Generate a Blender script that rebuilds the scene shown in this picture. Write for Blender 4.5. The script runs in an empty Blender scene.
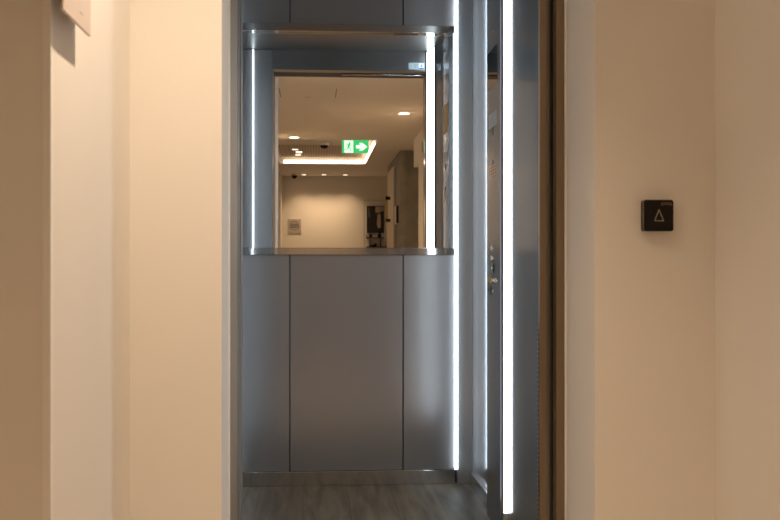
import bpy, bmesh, math, random
from mathutils import Vector, Matrix
random.seed(4)
S = bpy.context.scene
COL = S.collection
PI = math.pi

# ------------------------------------------------------------------ camera, world, exposure
EYE = 1.0                                    # eye height; heights below are given from the eye level
cd = bpy.data.cameras.new('camera')
cam = bpy.data.objects.new('camera', cd); COL.objects.link(cam)
cd.sensor_width = 36.0
cd.lens = 36.0 * 1050 / 780
cd.clip_start = 0.05
cam.location = (0, 0, EYE)
cam.rotation_euler = (PI/2 + 2/1050, 0, -math.atan(75/1050))
cd.dof.use_dof = True
cd.dof.focus_distance = 4.9
cd.dof.aperture_fstop = 7.0
S.camera = cam

w = bpy.data.worlds.new('world'); S.world = w; w.use_nodes = True
w.node_tree.nodes['Background'].inputs[0].default_value = (0.02, 0.016, 0.012, 1)
w.node_tree.nodes['Background'].inputs[1].default_value = 0.5
S.view_settings.view_transform = 'Standard'
S.view_settings.look = 'None'
S.view_settings.gamma = 1
S.view_settings.use_curve_mapping = False
S.view_settings.exposure = 0.0

WARM = (1.0, 0.67, 0.38)
WARM_NEAR = (1.0, 0.765, 0.54)
P_VEST, P_HALL = 126.0, 64.0                  # downlight powers
E_STRIP, E_COVE = 6.6, 5.0

# ------------------------------------------------------------------ materials
def nodes(name):
    m = bpy.data.materials.new(name); m.use_nodes = True
    nt = m.node_tree
    return m, nt, nt.nodes['Principled BSDF']

def setc(b, col, rough=0.5, metal=0.0):
    b.inputs['Base Color'].default_value = (*col, 1)
    b.inputs['Roughness'].default_value = rough
    b.inputs['Metallic'].default_value = metal

def plain(name, col, rough=0.5, metal=0.0, bump=0.0, scale=60):
    m, nt, b = nodes(name); setc(b, col, rough, metal)
    if bump:
        t = nt.nodes.new('ShaderNodeTexCoord'); n = nt.nodes.new('ShaderNodeTexNoise')
        n.inputs['Scale'].default_value = scale; n.inputs['Detail'].default_value = 4
        bp = nt.nodes.new('ShaderNodeBump'); bp.inputs['Strength'].default_value = bump
        bp.inputs['Distance'].default_value = 0.002
        nt.links.new(t.outputs['Object'], n.inputs['Vector'])
        nt.links.new(n.outputs['Fac'], bp.inputs['Height'])
        nt.links.new(bp.outputs['Normal'], b.inputs['Normal'])
    return m

def mottled(name, c1, c2, rough, scale, metal=0.0, stretch=(1, 1, 1), bump=0.0):
    m, nt, b = nodes(name); setc(b, c1, rough, metal)
    t = nt.nodes.new('ShaderNodeTexCoord'); mp = nt.nodes.new('ShaderNodeMapping')
    mp.inputs['Scale'].default_value = stretch
    n = nt.nodes.new('ShaderNodeTexNoise'); n.inputs['Scale'].default_value = scale
    n.inputs['Detail'].default_value = 6
    r = nt.nodes.new('ShaderNodeValToRGB')
    r.color_ramp.elements[0].position = 0.3; r.color_ramp.elements[1].position = 0.7
    r.color_ramp.elements[0].color = (*c1, 1); r.color_ramp.elements[1].color = (*c2, 1)
    nt.links.new(t.outputs['Object'], mp.inputs['Vector'])
    nt.links.new(mp.outputs['Vector'], n.inputs['Vector'])
    nt.links.new(n.outputs['Fac'], r.inputs['Fac'])
    nt.links.new(r.outputs['Color'], b.inputs['Base Color'])
    if bump:
        bp = nt.nodes.new('ShaderNodeBump'); bp.inputs['Strength'].default_value = bump
        bp.inputs['Distance'].default_value = 0.002
        nt.links.new(n.outputs['Fac'], bp.inputs['Height'])
        nt.links.new(bp.outputs['Normal'], b.inputs['Normal'])
    return m

def brushed(name, col, rough, stretch, bump=0.02, aniso=0.0):
    """stainless steel with a fine grain drawn out along one axis"""
    m, nt, b = nodes(name); setc(b, col, rough, 1.0)
    t = nt.nodes.new('ShaderNodeTexCoord'); mp = nt.nodes.new('ShaderNodeMapping')
    mp.inputs['Scale'].default_value = stretch
    n = nt.nodes.new('ShaderNodeTexNoise'); n.inputs['Scale'].default_value = 1.0
    n.inputs['Detail'].default_value = 3
    mr = nt.nodes.new('ShaderNodeMapRange')
    mr.inputs['To Min'].default_value = rough*0.85; mr.inputs['To Max'].default_value = rough*1.15
    bp = nt.nodes.new('ShaderNodeBump'); bp.inputs['Strength'].default_value = bump
    bp.inputs['Distance'].default_value = 0.001
    nt.links.new(t.outputs['Object'], mp.inputs['Vector'])
    nt.links.new(mp.outputs['Vector'], n.inputs['Vector'])
    nt.links.new(n.outputs['Fac'], mr.inputs['Value'])
    nt.links.new(mr.outputs['Result'], b.inputs['Roughness'])
    nt.links.new(n.outputs['Fac'], bp.inputs['Height'])
    nt.links.new(bp.outputs['Normal'], b.inputs['Normal'])
    return m

def widen(m, rough2, fac):
    """second, wider sheen of brushed steel, mixed over the sharp one"""
    nt = m.node_tree; b = nt.nodes['Principled BSDF']; out = nt.nodes['Material Output']
    g = nt.nodes.new('ShaderNodeBsdfPrincipled')
    g.inputs['Base Color'].default_value = b.inputs['Base Color'].default_value
    g.inputs['Metallic'].default_value = 1.0; g.inputs['Roughness'].default_value = rough2
    mx = nt.nodes.new('ShaderNodeMixShader'); mx.inputs[0].default_value = fac
    nt.links.new(b.outputs[0], mx.inputs[1]); nt.links.new(g.outputs[0], mx.inputs[2])
    nt.links.new(mx.outputs[0], out.inputs['Surface'])
    return m

def emit(name, col, strength):
    m, nt, b = nodes(name); setc(b, (0.8, 0.8, 0.8), 0.5)
    b.inputs['Emission Color'].default_value = (*col, 1)
    b.inputs['Emission Strength'].default_value = strength
    return m

def planks(name):
    m, nt, b = nodes(name); setc(b, (0.2, 0.17, 0.13), 0.5); b.inputs['Specular IOR Level'].default_value = 0.3
    t = nt.nodes.new('ShaderNodeTexCoord'); mp = nt.nodes.new('ShaderNodeMapping')
    mp.inputs['Rotation'].default_value = (0, 0, PI/2)
    br = nt.nodes.new('ShaderNodeTexBrick')
    br.inputs['Scale'].default_value = 1.0
    br.inputs['Brick Width'].default_value = 1.2; br.inputs['Row Height'].default_value = 0.19
    br.inputs['Mortar Size'].default_value = 0.0012
    br.inputs['Color1'].default_value = (0.185, 0.140, 0.088, 1)
    br.inputs['Color2'].default_value = (0.125, 0.094, 0.060, 1)
    br.inputs['Mortar'].default_value = (0.05, 0.04, 0.03, 1)
    mp2 = nt.nodes.new('ShaderNodeMapping'); mp2.inputs['Scale'].default_value = (16, 1.6, 1)
    n = nt.nodes.new('ShaderNodeTexNoise'); n.inputs['Scale'].default_value = 1.4
    n.inputs['Detail'].default_value = 8; n.inputs['Distortion'].default_value = 0.5
    r = nt.nodes.new('ShaderNodeValToRGB')
    r.color_ramp.elements[0].position = 0.35; r.color_ramp.elements[0].color = (0.50, 0.50, 0.50, 1)
    r.color_ramp.elements[1].position = 0.62; r.color_ramp.elements[1].color = (1.2, 1.2, 1.2, 1)
    mx = nt.nodes.new('ShaderNodeMix'); mx.data_type = 'RGBA'; mx.blend_type = 'MULTIPLY'
    mx.inputs['Factor'].default_value = 0.95
    nt.links.new(t.outputs['Object'], mp.inputs['Vector'])
    nt.links.new(mp.outputs['Vector'], br.inputs['Vector'])
    nt.links.new(t.outputs['Object'], mp2.inputs['Vector'])
    nt.links.new(mp2.outputs['Vector'], n.inputs['Vector'])
    nt.links.new(n.outputs['Fac'], r.inputs['Fac'])
    nt.links.new(br.outputs['Color'], mx.inputs[6]); nt.links.new(r.outputs['Color'], mx.inputs[7])
    nt.links.new(mx.outputs[2], b.inputs['Base Color'])
    return m

def slotted(name):
    """acoustic ceiling board with dark slots every 6 cm"""
    m, nt, b = nodes(name); setc(b, (0.7, 0.6, 0.5), 0.7)
    t = nt.nodes.new('ShaderNodeTexCoord'); wv = nt.nodes.new('ShaderNodeTexWave')
    wv.inputs['Scale'].default_value = 0.314/0.036; wv.bands_direction = 'X'
    r = nt.nodes.new('ShaderNodeValToRGB')
    r.color_ramp.elements[0].position = 0.15; r.color_ramp.elements[0].color = (0.42, 0.34, 0.27, 1)
    r.color_ramp.elements[1].position = 0.5; r.color_ramp.elements[1].color = (0.62, 0.52, 0.42, 1)
    nt.links.new(t.outputs['Object'], wv.inputs['Vector'])
    nt.links.new(wv.outputs['Fac'], r.inputs['Fac'])
    nt.links.new(r.outputs['Color'], b.inputs['Base Color'])
    return m

def dotted(name):
    m, nt, b = nodes(name); setc(b, (0.35, 0.36, 0.37), 0.35, 1)
    t = nt.nodes.new('ShaderNodeTexCoord'); wv = nt.nodes.new('ShaderNodeTexWave')
    wv.inputs['Scale'].default_value = 0.314/0.014; wv.bands_direction = 'Z'
    r = nt.nodes.new('ShaderNodeValToRGB'); r.color_ramp.interpolation = 'CONSTANT'
    r.color_ramp.elements[0].color = (0.02, 0.02, 0.02, 1)
    r.color_ramp.elements[1].position = 0.5; r.color_ramp.elements[1].color = (0.4, 0.42, 0.44, 1)
    nt.links.new(t.outputs['Object'], wv.inputs['Vector'])
    nt.links.new(wv.outputs['Fac'], r.inputs['Fac'])
    nt.links.new(r.outputs['Color'], b.inputs['Base Color'])
    return m

def linen(name, col):
    """steel rolled with a small linen pattern"""
    m, nt, b = nodes(name); setc(b, col, 0.34, 1.0)
    t = nt.nodes.new('ShaderNodeTexCoord'); ck = nt.nodes.new('ShaderNodeTexChecker')
    ck.inputs['Scale'].default_value = 260
    bp = nt.nodes.new('ShaderNodeBump'); bp.inputs['Strength'].default_value = 0.25
    bp.inputs['Distance'].default_value = 0.0008
    nt.links.new(t.outputs['Object'], ck.inputs['Vector'])
    nt.links.new(ck.outputs['Fac'], bp.inputs['Height'])
    nt.links.new(bp.outputs['Normal'], b.inputs['Normal'])
    return m

M = dict(
    paint=plain('wall_paint', (0.80, 0.76, 0.71), 0.75, 0, 0.12, 90),
    paintc=plain('ceiling_paint', (0.78, 0.74, 0.69), 0.85),
    bead=plain('corner_bead', (0.86, 0.84, 0.80), 0.5),
    concrete=mottled('concrete_plaster', (0.23, 0.21, 0.18), (0.30, 0.275, 0.24), 0.8, 9, bump=0.15),
    hallfloor=mottled('hall_floor', (0.56, 0.49, 0.41), (0.64, 0.56, 0.47), 0.4, 3),
    steelv=widen(brushed('brushed_steel_back', (0.35, 0.35, 0.355), 0.19, (0.3, 0.3, 800), 0.08), 0.58, 0.5),
    steels=widen(brushed('brushed_steel_side', (0.385, 0.397, 0.41), 0.09, (900, 900, 12), 0.002), 0.5, 0.4),
    steelp=brushed('polished_steel', (0.52, 0.53, 0.54), 0.10, (20, 500, 500), 0.01),
    steelt=widen(plain('bright_steel', (0.50, 0.49, 0.48), 0.05, 1.0), 0.35, 0.12),
    steelcop=widen(brushed('panel_steel', (0.37, 0.385, 0.40), 0.11, (900, 900, 12), 0.002), 0.5, 0.4),
    steelf=brushed('front_steel', (0.27, 0.27, 0.27), 0.33, (900, 900, 12), 0.02),
    edgetint=plain('door_edge_tint', (0.07, 0.12, 0.18), 0.45),  # bluish car light reflected by the steel door edge, put into base colour
    steelc=widen(brushed('steel_corner', (0.56, 0.59, 0.62), 0.14, (600, 600, 600), 0.02), 0.5, 0.6),
    steeld=brushed('steel_ceiling', (0.22, 0.22, 0.215), 0.36, (500, 12, 500), 0.01),
    linen=linen('linen_steel', (0.31, 0.235, 0.16)),  # brown of the reflected warm hall is mixed into the colour
    linentint=plain('linen_steel_tinted', (0.33, 0.235, 0.155), 0.5, 0.55),  # same linen steel, warm hall reflection tinted in more strongly
    mirror=plain('mirror_silver', (0.90, 0.90, 0.885), 0.0, 1.0),
    mirroredge=plain('mirror_edge', (0.25, 0.30, 0.30), 0.2, 0.3),
    black=plain('black_gap', (0.012, 0.011, 0.010), 0.6),
    blackgl=plain('black_glass', (0.012, 0.014, 0.018), 0.03),
    displayg=plain('display_glass', (0.40, 0.41, 0.42), 0.02, 1.0),
    blackpl=plain('black_plastic', (0.010, 0.008, 0.007), 0.45),
    blackm=plain('black_metal', (0.02, 0.018, 0.016), 0.4, 0.5),
    mark=plain('etched_mark', (0.55, 0.47, 0.38), 0.5),
    markdim=plain('printed_mark', (0.26, 0.155, 0.085), 0.5),
    chrome=plain('chrome', (0.8, 0.8, 0.8), 0.12, 1.0),
    brass=plain('brass', (0.62, 0.48, 0.16), 0.25, 0.8),
    greenpl=plain('green_plastic', (0.0, 0.10, 0.06), 0.3),
    yellow=plain('yellow_plastic', (0.62, 0.46, 0.06), 0.35),
    white=plain('white_plastic', (0.8, 0.78, 0.75), 0.45),
    sticker=plain('sticker_grey', (0.36, 0.42, 0.46), 0.5),
    stickw=plain('sticker_white', (0.72, 0.82, 0.90), 0.5),
    blue=plain('sticker_blue', (0.01, 0.13, 0.42), 0.5),
    bluel=plain('sticker_light_blue', (0.16, 0.38, 0.66), 0.5),
    greyd=plain('dark_grey_print', (0.10, 0.12, 0.13), 0.6),
    emblem=plain('emblem_print', (0.13, 0.10, 0.13), 0.5),
    signp=plain('sign_panel', (0.66, 0.56, 0.50), 0.6),
    grey=plain('grey_plate', (0.47, 0.42, 0.39), 0.5),
    etch=plain('faint_print', (0.45, 0.42, 0.40), 0.4, 0.6),
    rust=plain('faint_rust_print', (0.34, 0.20, 0.12), 0.5, 0.3),
    beige=plain('beige_door', (0.66, 0.56, 0.44), 0.5),
    frameg=plain('grey_frame', (0.30, 0.27, 0.24), 0.5),
    red=plain('reddish_brown', (0.30, 0.16, 0.09), 0.6),
    paper=plain('pale_print', (0.62, 0.58, 0.55), 0.6),
    pink=plain('dusty_print', (0.45, 0.36, 0.31), 0.6),
    strip=emit('strip_diffuser', (0.78, 0.90, 1.0), E_STRIP),
    cove=emit('cove_light', (1.0, 0.72, 0.52), E_COVE),
    lamp=emit('lamp_lens', (1.0, 0.82, 0.58), 9.0),
    lampdim=emit('small_lamp_lens', (1.0, 0.80, 0.55), 3.0),
    signg=emit('sign_green', (0.03, 0.62, 0.16), 0.95),
    signw=emit('sign_white', (0.85, 1.0, 0.90), 1.15),
    planks=planks('wood_planks'), slots=slotted('slotted_board'), dots=dotted('perforated_strip'),
)
for k in ('signg', 'signw'):
    M[k].node_tree.nodes['Principled BSDF'].inputs['Base Color'].default_value = (0.05, 0.3, 0.1, 1) if k == 'signg' else (0.7, 0.7, 0.7, 1)
M['blackpl'].node_tree.nodes['Principled BSDF'].inputs['Specular IOR Level'].default_value = 0.2
M['slots'].node_tree.nodes['Principled BSDF'].inputs['Roughness'].default_value = 0.8

# ------------------------------------------------------------------ helpers
ORG = {}                                     # world origin of each object
def bm_new(): return bmesh.new()
def add_box(bm, x0, x1, y0, y1, z0, z1, bevel=0.0, seg=2):
    r = bmesh.ops.create_cube(bm, size=1.0)
    vs = r['verts']
    for v in vs:
        v.co = Vector(((x0+x1)/2 + v.co.x*(x1-x0), (y0+y1)/2 + v.co.y*(y1-y0), EYE + (z0+z1)/2 + v.co.z*(z1-z0)))
    if bevel:
        es = list({e for v in vs for e in v.link_edges})
        bmesh.ops.bevel(bm, geom=es, offset=bevel, segments=seg, affect='EDGES', profile=0.5)
    return bm
def box(*a, **k): return add_box(bm_new(), *a, **k)
def add_prism(bm, pts, axis, a, b):
    """polygon pts extruded along an axis from a to b; pts are the two other coordinates, z from eye level"""
    def P(p, t):
        if axis == 'z': return Vector((p[0], p[1], EYE+t))
        if axis == 'y': return Vector((p[0], t, EYE+p[1]))
        return Vector((t, p[0], EYE+p[1]))
    A = [bm.verts.new(P(p, a)) for p in pts]; B = [bm.verts.new(P(p, b)) for p in pts]
    n = len(pts)
    bm.faces.new(A); bm.faces.new(B[::-1])
    for i in range(n): bm.faces.new((A[i], B[i], B[(i+1) % n], A[(i+1) % n]))
    bmesh.ops.recalc_face_normals(bm, faces=bm.faces[:])
    return bm
def prism(pts, axis, a, b): return add_prism(bm_new(), pts, axis, a, b)
def add_cyl(bm, c, r, h, axis='z', r2=None, seg=32, bevel=0.0):
    """cylinder centred at c (z from eye level)"""
    res = bmesh.ops.create_cone(bm, cap_ends=True, segments=seg, radius1=r, radius2=r if r2 is None else r2, depth=h)
    R = {'z': Matrix.Identity(4), 'y': Matrix.Rotation(-PI/2, 4, 'X'), 'x': Matrix.Rotation(PI/2, 4, 'Y')}[axis]
    for v in res['verts']: v.co = (R @ v.co) + Vector((c[0], c[1], EYE+c[2]))
    if bevel:
        es = [e for e in {e for v in res['verts'] for e in v.link_edges} if len(e.link_faces) == 2 and e.calc_face_angle() > 1.0]
        bmesh.ops.bevel(bm, geom=es, offset=bevel, segments=2, affect='EDGES', profile=0.5)
    return bm
def cyl(*a, **k): return add_cyl(bm_new(), *a, **k)
def add_lathe(bm, c, prof, seg=28):
    rings = []
    for r, z in prof:
        rings.append([bm.verts.new((c[0]+r*math.cos(2*PI*i/seg), c[1]+r*math.sin(2*PI*i/seg), EYE+c[2]+z)) for i in range(seg)])
    for a, b in zip(rings, rings[1:]):
        for i in range(seg): bm.faces.new((a[i], a[(i+1) % seg], b[(i+1) % seg], b[i]))
    bm.faces.new(rings[0]); bm.faces.new(rings[-1])
    bmesh.ops.recalc_face_normals(bm, faces=bm.faces[:])
    return bm
def add_tube(bm, pts, r, seg=10):
    """round bar through points (z from eye level)"""
    for a, b in zip(pts, pts[1:]):
        A = Vector((a[0], a[1], EYE+a[2])); B = Vector((b[0], b[1], EYE+b[2])); d = B-A
        res = bmesh.ops.create_cone(bm, cap_ends=True, segments=seg, radius1=r, radius2=r, depth=d.length + r)
        q = Vector((0, 0, 1)).rotation_difference(d)
        for v in res['verts']: v.co = q @ v.co + (A+B)/2
    return bm
def ring_pts(cx, cy, r, n=28): return [(cx+r*math.cos(2*PI*i/n), cy+r*math.sin(2*PI*i/n)) for i in range(n)]
def add_ring(bm, cx, cy, r0, r1, axis, a, b, n=28):
    for i in range(n):
        t0, t1 = 2*PI*i/n, 2*PI*(i+1)/n
        add_prism(bm, [(cx+r0*math.cos(t0), cy+r0*math.sin(t0)), (cx+r1*math.cos(t0), cy+r1*math.sin(t0)),
                       (cx+r1*math.cos(t1), cy+r1*math.sin(t1)), (cx+r0*math.cos(t1), cy+r0*math.sin(t1))], axis, a, b)
    return bm
def add_line(bm, p, q, wd, axis, a, b):
    """flat bar from p to q of width wd in the plane across an axis"""
    d = Vector((q[0]-p[0], q[1]-p[1])); n = Vector((-d.y, d.x)).normalized()*wd/2; e = d.normalized()*wd/2
    p = Vector(p)-e; q = Vector(q)+e
    return add_prism(bm, [p+n, p-n, q-n, q+n], axis, a, b)

def obj(name, bm, mat, parent=None, smooth=False):
    me = bpy.data.meshes.new(name)
    if parent is None:
        lo = [min(v.co[i] for v in bm.verts) for i in range(3)]; hi = [max(v.co[i] for v in bm.verts) for i in range(3)]
        o_ = Vector(((lo[0]+hi[0])/2, (lo[1]+hi[1])/2, lo[2]))
    else: o_ = ORG[parent.name]
    for v in bm.verts: v.co -= o_
    bm.to_mesh(me); bm.free()
    if smooth:
        for p in me.polygons: p.use_smooth = True
        try: me.set_sharp_from_angle(angle=math.radians(40))
        except Exception: pass
    me.materials.append(M[mat])
    o = bpy.data.objects.new(name, me); COL.objects.link(o)
    if parent is None: o.location = o_
    else: o.parent = parent
    ORG[o.name] = o_.copy()
    return o
def tag(o, label, cat, group=None):
    o['label'] = label; o['category'] = cat
    if group: o['group'] = group
    return o
def thing(name, x, y, z, label, cat, group=None):
    o = bpy.data.objects.new(name, None); COL.objects.link(o)
    o.location = (x, y, EYE+z); o.empty_display_size = 0.05
    ORG[o.name] = Vector((x, y, EYE+z))
    return tag(o, label, cat, group)
def struct(name, bm, mat, label=None, parent=None, smooth=False):
    o = obj(name, bm, mat, parent, smooth)
    if parent is None: o['kind'] = 'structure'
    if label: o['label'] = label
    return o
def copy_thing(root, dx, dy, label=None):
    r = root.copy(); COL.objects.link(r); r.location = root.location + Vector((dx, dy, 0))
    if label: r['label'] = label
    for ch in list(root.children):
        c = ch.copy(); COL.objects.link(c); c.parent = r
        for g in list(ch.children):
            d = g.copy(); COL.objects.link(d); d.parent = c
    return r
def text_bm(s, size, origin, xdir, up, depth=0.0006):
    """solid lettering; origin is its centre (z from eye level)"""
    cu = bpy.data.curves.new('lettering', 'FONT'); cu.body = s; cu.size = size; cu.space_character = 1.15
    cu.align_x = 'CENTER'; cu.align_y = 'CENTER'; cu.extrude = depth; cu.offset = size*0.008
    t = bpy.data.objects.new('lettering', cu); COL.objects.link(t)
    dg = bpy.context.evaluated_depsgraph_get()
    me = bpy.data.meshes.new_from_object(t.evaluated_get(dg))
    bm = bmesh.new(); bm.from_mesh(me)
    bpy.data.objects.remove(t); bpy.data.curves.remove(cu); bpy.data.meshes.remove(me)
    X = Vector(xdir); U = Vector(up); N = X.cross(U)
    O = Vector((origin[0], origin[1], EYE+origin[2]))
    for v in bm.verts: v.co = O + X*v.co.x + U*v.co.y + N*v.co.z
    return bm

FL, CC, CH = -1.0, 1.196, 1.4                # floor, car ceiling, hall ceiling (from eye level)
XL, XR = -0.425, 0.708                       # car side walls
YB = 4.72                                    # back of the car (mirror face)

# ------------------------------------------------------------------ hall structure
struct('floor', box(-2.2, 2.2, -8.0, 3.00, FL-0.1, FL), 'hallfloor')
struct('wall_left', box(-2.2, -0.464, 1.881, 3.00, FL, CH, bevel=0.002), 'paint')
wf = bm_new()
add_prism(wf, [(-0.464, 2.68), (-0.2355, 2.68), (-0.243, 3.0), (-0.464, 3.0)], 'z', FL, CH)
struct('wall_front', wf, 'paint')
struct('wall_front', box(0.724, 1.044, 2.68, 3.00, FL, CH), 'paint')
struct('wall_front', box(-0.236, 0.724, 2.68, 3.00, 1.182, CH), 'paint')
struct('wall_right', box(1.13, 1.33, -2.01, 1.0, FL, CH), 'paint')
struct('wall_right', box(1.044, 1.33, 1.0, 3.00, FL, CH), 'paint')
struct('wall_right', box(1.13, 1.33, -2.56, -2.01, 1.086, CH), 'paint')
# hall behind the viewer, seen in the mirror
struct('wall_left', box(-0.736, -0.536, -7.73, -1.2, FL, CH), 'paint')
struct('wall_left', box(-2.4, -2.2, -1.2, 2.3, FL, CH), 'paint')
struct('wall_left', box(-2.2, -0.736, -1.4, -1.2, FL, CH), 'paint')
struct('wall_back', box(-0.9, 2.2, -7.93, -7.73, FL, CH), 'paint')
struct('wall_right', box(2.0, 2.2, -7.73, -2.01, FL, CH), 'paint')
struct('wall_right', box(1.33, 2.2, -2.21, -2.01, FL, CH), 'paint')
# concrete block with rounded near corner
rc = [(1.065, -5.90), (2.0, -5.90), (2.0, -3.66), (1.145, -3.66)] + \
     [(1.145-0.08*math.sin(t*PI/16), -3.74+0.08*math.cos(t*PI/16)) for t in range(1, 9)]
struct('wall_right', prism(rc, 'z', FL, CH), 'concrete', 'brown grey textured plaster wall')
# ceiling with the lit recess
HX0, HX1, HY0, HY1, HZ = -0.50, 0.718, -5.55, -2.61, 1.492
cl = bm_new()
add_box(cl, -2.4, 2.2, HY1, 3.00, CH, CH+0.2)
add_box(cl, -2.4, HX0, -7.93, HY1, CH, CH+0.2)
add_box(cl, HX0, 2.2, -7.93, HY0, CH, CH+0.2)
add_box(cl, HX1, 2.2, HY0, HY1, CH, CH+0.2)
struct('ceiling', cl, 'paintc')
struct('ceiling', box(HX0, HX1, HY0, HY1, HZ, HZ+0.05), 'paintc')
struct('ceiling', box(HX0+0.02, HX1-0.06, HY0+0.04, -3.98, HZ-0.008, HZ), 'slots', 'slotted acoustic board in the ceiling recess')
# light line along the far and right edges of the recess
cv = bm_new()
r_ = 0.10
path = [(HX0+0.06, HY0+0.012)] + [(HX1-0.012-r_+r_*math.sin(a), HY0+0.012+r_-r_*math.cos(a)) for a in [i*PI/16 for i in range(9)]] + [(HX1-0.012, HY1-0.45)]
inner = []
for i, p in enumerate(path):
    if i == 0: inner.append((p[0], p[1]+0.012))
    elif i == len(path)-1: inner.append((p[0]-0.012, p[1]))
    else:
        a = (i-1)*PI/16; inner.append((p[0]-0.012*math.sin(a), p[1]+0.012*math.cos(a)))
for i in range(len(path)-1):
    add_prism(cv, [path[i], path[i+1], inner[i+1], inner[i]], 'z', CH+0.004, CH+0.042)
o = obj('cove_light', cv, 'cove'); tag(o, 'long glowing light line along the edge of the ceiling recess, seen in the mirror', 'light strip')
# hatch in the ceiling: two side seams
for x in (-0.289, 0.173):
    struct('trim_1', box(x-0.003, x+0.003, 0.49, 0.95, CH-0.0015, CH+0.001), 'greyd')
struct('trim_1', box(-0.10, -0.034, 0.50, 0.508, CH-0.0015, CH+0.001), 'red')
# corner beads
struct('trim_2', box(-0.476, -0.4625, 1.8795, 1.893, FL, CH), 'bead')
struct('trim_2', box(-0.2435, -0.2395, 2.988, 2.998, FL, 1.18), 'bead')
struct('trim_2', box(0.7205, 0.7245, 2.988, 2.998, FL, 1.18), 'bead')

# ------------------------------------------------------------------ shaft gap and entrance
struct('wall_shaft', box(0.70, 1.30, 3.30, 3.34, FL, CH), 'black')
struct('wall_shaft', box(1.26, 1.30, 3.00, 3.30, FL, CH), 'black')
struct('wall_shaft', box(-0.50, -0.46, 3.00, 3.52, FL, CH), 'black')
t = thing('door_frame', 0.24, 3.02, FL, 'textured steel landing frame around the lift opening', 'door frame')
obj('jamb', box(-0.2600, -0.2435, 3.001, 3.335, FL, 1.182), 'linentint', t)
obj('inner_jamb', box(-0.2600, -0.2425, 3.340, 3.415, FL, 1.12), 'steels', t)
obj('jamb', box(0.6975, 0.7235, 3.001, 3.045, FL, 1.182), 'linen', t)
obj('header', box(-0.2435, 0.6975, 3.001, 3.045, 1.130, 1.182), 'linen', t)
obj('threshold', box(-0.2435, 0.6975, 3.003, 3.41, FL-0.02, FL+0.002), 'steelp', t)
t = thing('elevator_door', 0.9, 3.08, FL, 'slid-open grey steel lift door panel in the right-hand pocket', 'door')
obj('door_panel', box(0.682, 1.20, 3.092, 3.112, FL+0.004, 1.15), 'edgetint', t)
obj('gap_shade', box(0.7015, 0.75, 3.075, 3.092, FL+0.004, 1.15), 'black', t)  # black strip put in for the dark gap beside the door edge
struct('trim_3', box(-0.243, 0.70, 3.06, 3.415, 1.124, 1.18), 'black', 'dark door track cover')
struct('trim_3', cyl((0.41, 3.20, 1.116), 0.007, 0.5, axis='x'), 'steelp')

# ------------------------------------------------------------------ the lift car
struct('floor', box(XL-0.05, 0.76, 3.412, 4.76, FL-0.05, FL), 'planks', 'grey-brown wood plank floor of the lift car')
struct('ceiling', box(XL-0.05, 0.76, 3.42, 4.76, CC, CC+0.05), 'steeld', 'brushed steel ceiling of the lift car')
struct('wall_left', box(XL-0.03, XL, 3.50, 4.76, FL, CC), 'steelv')
struct('wall_right', box(XR, XR+0.04, 4.10, 4.76, FL, CC), 'steels')
struct('wall_right', prism([(0.6488, 3.4985), (0.6605, 3.070), (0.70, 3.070), (0.70, 3.4985)], 'z', FL, CC), 'steels', 'front part of the steel side wall')
struct('wall_right', box(0.6600, 0.6795, 3.052, 3.070, FL, CC), 'linen', 'brown edge post')
struct('wall_right', box(XR, XR+0.04, 3.50, 4.10, FL, CC), 'steels')
struct('trim_4', box(0.6590, 0.6604, 3.0705, 3.078, FL, -0.19), 'dots', 'perforated strip at the front edge of the side wall')
struct('wall_front', box(XL-0.03, -0.238, 3.42, 3.50, FL, CC, bevel=0.003), 'steelv', 'front return panel of the lift car')
struct('wall_front', box(-0.238, 0.661, 3.42, 3.50, 1.084, CC), 'steelf', 'panel over the lift doorway')
struct('wall_back', box(XL-0.03, 0.75, 4.732, 4.78, FL, CC), 'black')
# panels of the back wall, lower and upper row, with open joints
SE = (-0.112, 0.396)
for z0, z1 in ((-0.935, 0.031), (1.062, CC)):
    for x0, x1 in ((-0.353, SE[0]-0.0022), (SE[0]+0.0022, SE[1]-0.0022), (SE[1]+0.0022, 0.627)):
        struct('wall_back', box(x0, x1, 4.715, 4.732, z0, z1, bevel=0.0012), 'steelv')
struct('wall_back', box(0.6405, XR, 4.699, 4.732, FL, CC, bevel=0.001), 'steelc', 'polished steel corner post')
struct('wall_back', box(XL, -0.3705, 4.699, 4.732, FL, CC, bevel=0.001), 'steelc', 'polished steel corner post')
struct('baseboard_back', box(-0.370, 0.630, 4.700, 4.731, FL, -0.936, bevel=0.0012), 'steelt')
struct('baseboard_right', box(0.691, XR, 4.13, 4.683, FL, -0.936, bevel=0.0025), 'steelp')
struct('baseboard_left', box(XL, XL+0.017, 3.51, 4.683, FL, -0.936, bevel=0.0025), 'steelp')

t = thing('wall_mirror', 0.13, 4.725, 0.063, 'large frameless mirror on the upper back wall of the lift', 'mirror')
obj('mirror_glass', box(-0.353, 0.627, 4.7200, 4.7245, 0.0635, 1.0285), 'mirror', t)
obj('backing', box(-0.353, 0.627, 4.7245, 4.7315, 0.0635, 1.0285), 'mirroredge', t)
rl = thing('ledge', 0.13, 4.71, 0.031, 'polished steel ledge running below the mirror', 'ledge')
obj('rail', box(-0.353, 0.6265, 4.690, 4.7315, 0.0315, 0.063, bevel=0.0012), 'steelt', rl)
tp = thing('mirror_trim', 0.13, 4.71, 1.03, 'dark polished steel trim bar above the mirror', 'trim bar')
obj('trim_bar', box(-0.353, 0.6265, 4.690, 4.7315, 1.029, 1.0615, bevel=0.0012), 'steelt', tp)

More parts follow.
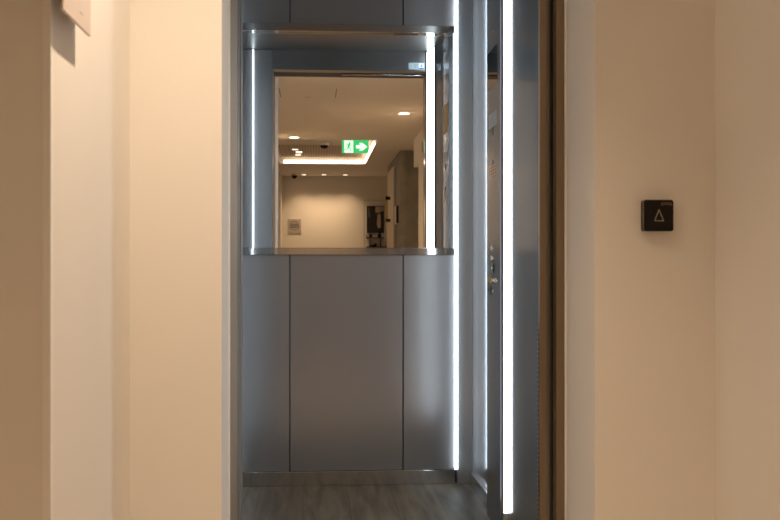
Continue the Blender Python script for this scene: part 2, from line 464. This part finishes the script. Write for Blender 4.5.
# vertical light strips in the four corners of the car
def strip_thing(poly, z0, z1, cx, cy, label, cap=True):
    t = thing('light_strip', cx, cy, z0, label, 'light strip', 'vertical light strips in the lift')
    obj('diffuser', prism(poly, 'z', z0, z1), 'strip', t)
    return t
strip_thing([(0.6295, 4.682), (0.6400, 4.682), (0.6400, 4.714), (0.6295, 4.714)], -0.932, 1.19, 0.63, 4.70,
            'glowing white vertical light strip at the right end of the mirror')
strip_thing([(-0.3585, 4.684), (-0.370, 4.684), (-0.370, 4.714), (-0.3585, 4.714)], -0.932, 1.19, -0.36, 4.70,
            'vertical light strip in the rear left corner, hidden beside the left door jamb')
strip_thing([(-0.3435, 3.503), (-0.349, 3.503), (-0.349, 3.520), (-0.345, 3.520)], FL+0.06, 1.19, -0.35, 3.51,
            'thin glowing light strip seen in the mirror at its left side')
strip_thing([(0.634, 3.503), (0.6478, 3.4995), (0.672, 3.68), (0.661, 3.68)], -0.845, 1.19, 0.65, 3.6,
            'brightest white vertical light strip, in front of the button panel')

# operating panel
cp = thing('control_panel', 0.69, 3.95, FL, 'tall steel button panel on the right lift wall', 'control panel')
obj('cover', prism([(0.661, 3.681), (0.680, 3.806), (0.680, 4.125), (0.7075, 4.125), (0.7075, 3.78), (0.672, 3.681)], 'z', FL+0.002, CC-0.001), 'steelcop', cp)
obj('strip_lip', box(0.656, 0.668, 3.6835, 3.692, FL+0.01, CC-0.002), 'edgetint', cp)  # lip added to block the diffuser's reflection in the cover
obj('strip_lip', prism([(0.6245, 3.499), (0.6335, 3.499), (0.6335, 3.512), (0.6315, 3.512)], 'z', -0.8465, CC-0.001), 'linen', cp)
obj('cover_foot', prism([(0.634, 3.503), (0.6478, 3.4995), (0.672, 3.68), (0.661, 3.68)], 'z', FL+0.002, -0.847), 'steels', cp)
obj('display', box(0.6785, 0.680, 3.882, 4.100, 0.675, 0.817), 'displayg', cp)
fx = 0.680
pl = obj('information_plate', box(fx-0.0008, fx, 3.895, 4.076, 0.517, 0.575), 'etch', cp)
lb = bm_new()
for i in range(5): add_box(lb, fx-0.0012, fx-0.0008, 3.935, 4.04, 0.526+i*0.009, 0.530+i*0.009)
obj('print', lb, 'sticker', pl)
nb = bm_new()                                 # star-shaped reflection, drawn in as dark strokes
for a in range(4): add_line(nb, (3.985-0.02*math.cos(a*PI/4), 0.502-0.014*math.sin(a*PI/4)), (3.985+0.02*math.cos(a*PI/4), 0.502+0.014*math.sin(a*PI/4)), 0.004, 'x', fx-0.0008, fx)
add_line(nb, (4.03, 0.502), (4.08, 0.502), 0.004, 'x', fx-0.0008, fx); add_line(nb, (3.94, 0.502), (3.90, 0.502), 0.004, 'x', fx-0.0008, fx)
obj('reflection_mark', nb, 'greyd', cp)
obj('indicator', cyl((fx-0.001, 3.985, 0.383), 0.009, 0.003, axis='x'), 'blue', cp)
rb = bm_new()
for i in range(4):
    for j in range(3): add_box(rb, fx-0.0008, fx, 3.925+j*0.045, 3.955+j*0.045, 0.330+i*0.012, 0.336+i*0.012)
obj('printed_text', rb, 'rust', cp)
obj('screw', cyl((fx-0.001, 3.985, 0.885), 0.006, 0.004, axis='x'), 'chrome', cp)
def button(y, z, cap, ring='chrome', r=0.013, capr=0.009):
    b = obj('button', cyl((fx-0.002, y, z), r, 0.005, axis='x', bevel=0.001), ring, cp, True)
    obj('button_cap', cyl((fx-0.0055, y, z), capr, 0.004, axis='x', bevel=0.001), cap, b, True)
button(3.985, 0.054, 'white'); button(3.985, 0.015, 'white'); button(3.975, -0.023, 'chrome', 'greenpl', 0.019, 0.009)
button(4.030, -0.069, 'yellow', 'yellow', 0.015, 0.010); button(3.963, -0.069, 'chrome'); button(3.900, -0.069, 'white')
k = obj('key_switch', cyl((fx-0.003, 3.985, -0.108), 0.011, 0.007, axis='x', bevel=0.001), 'chrome', cp, True)
obj('key_slot', box(fx-0.009, fx-0.0062, 3.9835, 3.9865, -0.125, -0.091), 'black', k)
obj('switch_plate', box(fx-0.003, fx, 4.02, 4.085, -0.114, -0.102), 'black', cp)

# sticker over the doorway, facing into the car (read in the mirror)
st = thing('sticker', 0.58, 3.502, 1.094, 'small grey and blue sticker over the lift doorway, seen in the mirror', 'sticker')
obj('backing_sheet', box(0.530, 0.622, 3.5002, 3.5010, 1.094, 1.132), 'sticker', st)
obj('white_field', box(0.590, 0.617, 3.5010, 3.5014, 1.098, 1.129), 'stickw', st)
bb = box(0.590, 0.617, 3.5014, 3.5017, 1.098, 1.1035); obj('blue_bar', bb, 'blue', st)
sy = bm_new(); add_ring(sy, 0.6035, 1.1165, 0.0, 0.0045, 'y', 3.5014, 3.5017); add_prism(sy, [(0.597, 1.107), (0.610, 1.107), (0.6035, 1.133)], 'y', 3.5014, 3.5017)
obj('blue_symbol', sy, 'bluel', st)
tx = bm_new()
for i, wd in enumerate((0.021, 0.016, 0.019, 0.021)): add_box(tx, 0.563, 0.563+wd, 3.5010, 3.5013, 1.103+i*0.0065, 1.1045+i*0.0065)
obj('text_lines', tx, 'greyd', st)

# ------------------------------------------------------------------ call button
cb = thing('call_button', 0.885, 2.68, 0.08, 'square black lift call button with a triangle outline, on the right wall', 'call button')
def round_rect(x0, x1, z0, z1, rad, n=6):
    out = []
    for cx, cz, a0 in ((x1-rad, z1-rad, 0), (x0+rad, z1-rad, 1), (x0+rad, z0+rad, 2), (x1-rad, z0+rad, 3)):
        for i in range(n+1):
            a = (a0 + i/n)*PI/2; out.append((cx+rad*math.cos(a), cz+rad*math.sin(a)))
    return out
obj('housing', prism(round_rect(0.8465, 0.9225, 0.0800, 0.1600, 0.005), 'y', 2.6625, 2.68), 'blackpl', cb)
obj('bright_edge', prism(round_rect(0.8462, 0.9228, 0.0797, 0.1603, 0.005), 'y', 2.6605, 2.6618), 'mark', cb)
obj('face_plate', prism(round_rect(0.8465, 0.9235, 0.0795, 0.1605, 0.006), 'y', 2.653, 2.6600), 'blackpl', cb)
tr = bm_new()
T = [(0.8855, 0.1350), (0.8740, 0.1065), (0.8975, 0.1065)]
for a, b in ((0, 1), (1, 2), (2, 0)): add_line(tr, T[a], T[b], 0.0013, 'y', 2.6523, 2.653)
obj('triangle_mark', tr, 'mark', cb)
obj('lettering', text_bm('OTIS', 0.0105, (0.9050, 2.6527, 0.1495), (1.12, 0, 0), (0, 0, 1)), 'markdim', cb)

# ------------------------------------------------------------------ sign standing off the left wall
sg = thing('wall_sign', -0.45, 1.96, 0.436, 'pale flat panel sign standing off the wall, top left', 'sign')
obj('panel', box(-0.438, -0.433, 1.845, 2.067, 0.436, 0.72, bevel=0.0008), 'signp', sg)
for z in (0.47, 0.68): obj('standoff', cyl((-0.451, 1.955, z), 0.005, 0.026, axis='x'), 'chrome', sg)
gp = bm_new(); add_ring(gp, 1.985, 0.525, 0.022, 0.027, 'x', -0.433, -0.4325)
obj('pictogram_ring', gp, 'paper', sg)
obj('pictogram', prism([(1.97, 0.462), (2.0, 0.462), (1.995, 0.492), (1.975, 0.492)], 'x', -0.433, -0.4325), 'paper', sg)

# ------------------------------------------------------------------ ceiling lights
def downlight(x, y, r, power, label, lens='lamp', z=CH, spot=150, color=WARM, blend=0.7, tilt=0.0):
    t = thing('ceiling_light', x, y, z, label, 'ceiling light', 'recessed ceiling lights')
    ring = bm_new(); add_lathe(ring, (x, y, z), [(r*1.0, 0.0), (r*1.18, 0.0), (r*1.18, -0.004), (r*1.0, -0.005)])
    obj('trim_ring', ring, 'white', t, True)
    obj('lens', cyl((x, y, z-0.0045), r, 0.003), lens, t)
    if power:
        ld = bpy.data.lights.new('ceiling_lamp', 'SPOT'); ld.energy = power; ld.color = color
        ld.spot_size = math.radians(spot); ld.spot_blend = blend; ld.shadow_soft_size = r*0.8
        lo = bpy.data.objects.new('ceiling_lamp', ld); COL.objects.link(lo); lo.parent = t
        lo.location = (0, 0, -0.012); lo.rotation_euler = (0, tilt, 0)
    return t
downlight(0.05, 1.96, 0.045, P_VEST, 'round ceiling light over the lift entrance', color=WARM_NEAR, spot=125, blend=0.9, tilt=0.30)
downlight(0.80, 1.55, 0.045, P_VEST*0.05, 'added unseen ceiling light by the right wall of the lift entrance')  # weak lamp added to balance the call button's shadow
downlight(-1.25, 0.2, 0.05, P_HALL*0.3, 'added fill light, out of view in the side passage to the left', color=WARM_NEAR)  # fill lamp added out of view for more bounce off the floor
downlight(0.834, -0.39, 0.050, P_HALL, 'round ceiling light nearest the lift, upper right in the mirror')
downlight(-0.235, -2.37, 0.050, P_HALL, 'round ceiling light at the left of the mirror, before the ceiling recess')
downlight(-0.460, -2.38, 0.030, 0, 'small round light cut by the left edge of the reflected doorway')
a = downlight(-0.177, -7.40, 0.040, P_HALL*0.52, 'left light of the three along the far wall, seen in the mirror', 'lampdim', spot=112, blend=1.0)
for dx, l in ((0.321, 'middle light of the three along the far wall, seen in the mirror'), (0.659, 'right light of the three along the far wall, seen in the mirror')):
    copy_thing(a, dx, 0, l)
downlight(1.45, -3.1, 0.04, 2, 'ceiling light in the side recess, hidden behind the right wall')
def panel_light(x, y, label, mat):
    t = thing('ceiling_light', x, y, HZ-0.008, label, 'ceiling light', 'small square lights in the slotted ceiling')
    obj('trim_ring', box(x-0.045, x+0.045, y-0.045, y+0.045, HZ-0.014, HZ-0.008, bevel=0.001), 'white', t)
    obj('lens', box(x-0.037, x+0.037, y-0.037, y+0.037, HZ-0.016, HZ-0.0141), mat, t)
panel_light(-0.262, -4.41, 'square light nearest the mirror of three in the slotted ceiling', 'lampdim')
panel_light(-0.215, -4.75, 'middle square light of three in the slotted ceiling', 'lamp')
panel_light(-0.234, -5.10, 'farthest square light of three in the slotted ceiling', 'lampdim')

# detectors
t = thing('smoke_detector', 0.115, -3.75, HZ, 'round dark-bottomed detector on the ceiling left of the exit sign', 'detector')
obj('base', add_lathe(bm_new(), (0.115, -3.75, HZ), [(0.062, 0), (0.062, -0.022), (0.056, -0.03)]), 'white', t, True)
obj('sensor', add_lathe(bm_new(), (0.115, -3.75, HZ-0.03), [(0.052, 0), (0.048, -0.022), (0.03, -0.036), (0.012, -0.04)]), 'blackpl', t, True)
t = thing('dome_camera', -0.325, -7.25, CH, 'small black dome camera under the ceiling near the far wall', 'camera')
obj('base', add_lathe(bm_new(), (-0.325, -7.25, CH), [(0.045, 0), (0.045, -0.03)]), 'white', t, True)
obj('dome', add_lathe(bm_new(), (-0.325, -7.25, CH-0.03), [(0.042, 0), (0.042, -0.02), (0.034, -0.04), (0.012, -0.052)]), 'blackpl', t, True)

# ------------------------------------------------------------------ exit sign
ex = thing('exit_sign', 0.47, -2.86, 1.277, 'lit green exit sign with running figure and arrow, hanging from the ceiling', 'sign')
Y0, Y1, Y2 = -2.86, -2.8585, -2.857
obj('housing', box(0.315, 0.627, -2.885, Y0, 1.277, 1.428, bevel=0.001), 'signg', ex)
obj('ceiling_bracket', box(0.36, 0.69, -2.90, -2.82, 1.430, HZ, bevel=0.002), 'white', ex)
obj('white_panel', box(0.342, 0.447, Y0, Y1, 1.281, 1.422), 'signw', ex)
mn = bm_new()
add_ring(mn, 0.408, 1.400, 0.0, 0.010, 'y', Y1, Y2, 14)
add_line(mn, (0.402, 1.383), (0.390, 1.347), 0.021, 'y', Y1, Y2)       # trunk
add_line(mn, (0.402, 1.382), (0.421, 1.366), 0.009, 'y', Y1, Y2); add_line(mn, (0.421, 1.366), (0.436, 1.372), 0.008, 'y', Y1, Y2)
add_line(mn, (0.398, 1.383), (0.374, 1.378), 0.009, 'y', Y1, Y2); add_line(mn, (0.374, 1.378), (0.364, 1.358), 0.008, 'y', Y1, Y2)
add_line(mn, (0.391, 1.346), (0.410, 1.328), 0.012, 'y', Y1, Y2); add_line(mn, (0.410, 1.328), (0.420, 1.300), 0.010, 'y', Y1, Y2)
add_line(mn, (0.389, 1.346), (0.378, 1.322), 0.012, 'y', Y1, Y2); add_line(mn, (0.378, 1.322), (0.350, 1.316), 0.010, 'y', Y1, Y2)
obj('running_figure', mn, 'signg', ex)
ar = bm_new()
add_prism(ar, [(0.480, 1.331), (0.552, 1.331), (0.552, 1.371), (0.480, 1.371)], 'y', Y0, Y1)
add_prism(ar, [(0.512, 1.396), (0.555, 1.396), (0.610, 1.351), (0.555, 1.306), (0.512, 1.306), (0.554, 1.351)], 'y', Y0, Y1)
obj('arrow', ar, 'signw', ex)

# ------------------------------------------------------------------ far wall and right side of the hall
FW = -7.73
t = thing('wall_plaque', -0.333, FW, 0.473, 'square grey plaque with a round emblem on the far wall', 'plaque')
obj('plate', box(-0.440, -0.226, FW, FW+0.015, 0.473, 0.70, bevel=0.002), 'grey', t)
em = bm_new(); add_ring(em, -0.333, 0.59, 0.066, 0.074, 'y', FW+0.015, FW+0.017)
for z, hw in ((0.615, 0.055), (0.59, 0.062), (0.565, 0.055)): add_box(em, -0.333-hw, -0.333+hw, FW+0.015, FW+0.017, z-0.006, z+0.006)
obj('emblem', em, 'emblem', t)
em = None

t = thing('picture', 0.985, FW, 0.475, 'upright black and beige abstract picture on the far wall', 'picture')
obj('frame', box(0.845, 1.128, FW, FW+0.02, 0.475, 0.917, bevel=0.002), 'blackm', t)
obj('canvas', box(0.853, 1.120, FW+0.02, FW+0.022, 0.483, 0.909), 'black', t)
ar = bm_new()
add_prism(ar, [(0.985, 0.905), (1.133, 0.905), (1.133, 0.83), (1.075, 0.83), (1.055, 0.80), (0.985, 0.81)], 'y', FW+0.022, FW+0.023)
obj('beige_patch', ar, 'pink', t); ar = bm_new()
add_prism(ar, [(1.02, 0.78), (1.07, 0.79), (1.075, 0.56), (1.03, 0.55), (1.01, 0.62)], 'y', FW+0.022, FW+0.023)
obj('beige_patch', ar, 'pink', t)
ar = bm_new()
add_prism(ar, [(0.87, 0.89), (0.885, 0.89), (0.90, 0.74), (0.885, 0.72), (0.872, 0.77)], 'y', FW+0.022, FW+0.023)
obj('grey_patch', ar, 'greyd', t)

t = thing('wall_shelf', 1.0, FW, 0.235, 'black two-tier metal shelf on the far wall under the picture', 'shelf')
obj('shelf_board', box(0.833, 1.120, FW, FW+0.16, 0.386, 0.402), 'blackm', t)
obj('shelf_board', box(0.833, 1.165, FW, FW+0.16, 0.235, 0.251), 'blackm', t)
for x in (0.90, 1.07): obj('post', box(x-0.007, x+0.007, FW+0.02, FW+0.034, 0.251, 0.386), 'blackm', t)
obj('bracket', box(0.833, 0.845, FW, FW+0.16, 0.402, 0.43), 'blackm', t)
def vase(x, z, s, label, mat='blackpl'):
    o = obj('vase', add_lathe(bm_new(), (x, FW+0.08, z), [(0.018*s, 0), (0.030*s, 0.015*s), (0.030*s, 0.035*s), (0.012*s, 0.055*s), (0.014*s, 0.066*s)]), mat, None, True)
    tag(o, label, 'vase')
vase(0.905, 0.4021, 0.9, 'small dark vase at the left of the upper wall shelf')
vase(1.045, 0.4021, 1.15, 'larger dark vase at the right of the upper wall shelf')
b_ = bm_new(); add_box(b_, 0.88, 1.00, FW+0.04, FW+0.12, 0.2515, 0.275, bevel=0.006); add_lathe(b_, (0.975, FW+0.08, 0.27), [(0.025, 0), (0.03, 0.015), (0.015, 0.028)])
o = obj('ornament', b_, 'blackpl', None, True); tag(o, 'low dark ornament on the lower wall shelf', 'ornament')
struct('trim_5', box(0.80, 0.806, FW, FW+0.004, FL, 1.01), 'frameg')
struct('trim_5', box(0.80, 1.19, FW, FW+0.004, 1.01, 1.016), 'frameg')

RX = 1.065
d = struct('door_1', box(RX-0.012, RX-0.0005, -5.88, -4.55, FL, 1.285), 'beige', 'beige door in the plaster wall, seen in the mirror')
ORG[d.name] = ORG[d.name]
struct('door_1', box(RX-0.022, RX-0.0005, -4.548, -4.33, FL, 1.25), 'frameg', 'grey door jamb')
h = obj('pull_handle', add_tube(bm_new(), [(RX-0.06, -5.27, 0.56), (RX-0.06, -5.27, 0.92)], 0.015), 'brass', d, True)
h['label'] = 'yellow pull bar'
for z in (0.585, 0.895):
    obj('handle_mount', cyl((RX-0.045, -5.27, z), 0.022, 0.065, axis='x'), 'blackpl', h, True)
t = thing('switch_plate', RX, -4.05, 0.50, 'tall pale wall plate with a dark side on the plaster wall', 'switch plate')
obj('plate', box(RX-0.02, RX, -4.34, -4.07, 0.495, 0.725, bevel=0.002), 'white', t)
obj('dark_insert', box(RX-0.026, RX, -4.065, -3.93, 0.50, 0.72, bevel=0.002), 'blackpl', t)
t = thing('notice', 1.13, -1.46, 1.14, 'narrow reddish brown notice high on the right wall, seen in the mirror', 'notice')
obj('board', box(1.133, 1.13, -1.54, -1.37, 1.14, 1.275, bevel=0.001), 'red', t)
obj('sheet', box(1.1172, 1.133, -1.525, -1.385, 1.155, 1.26), 'pink', t)
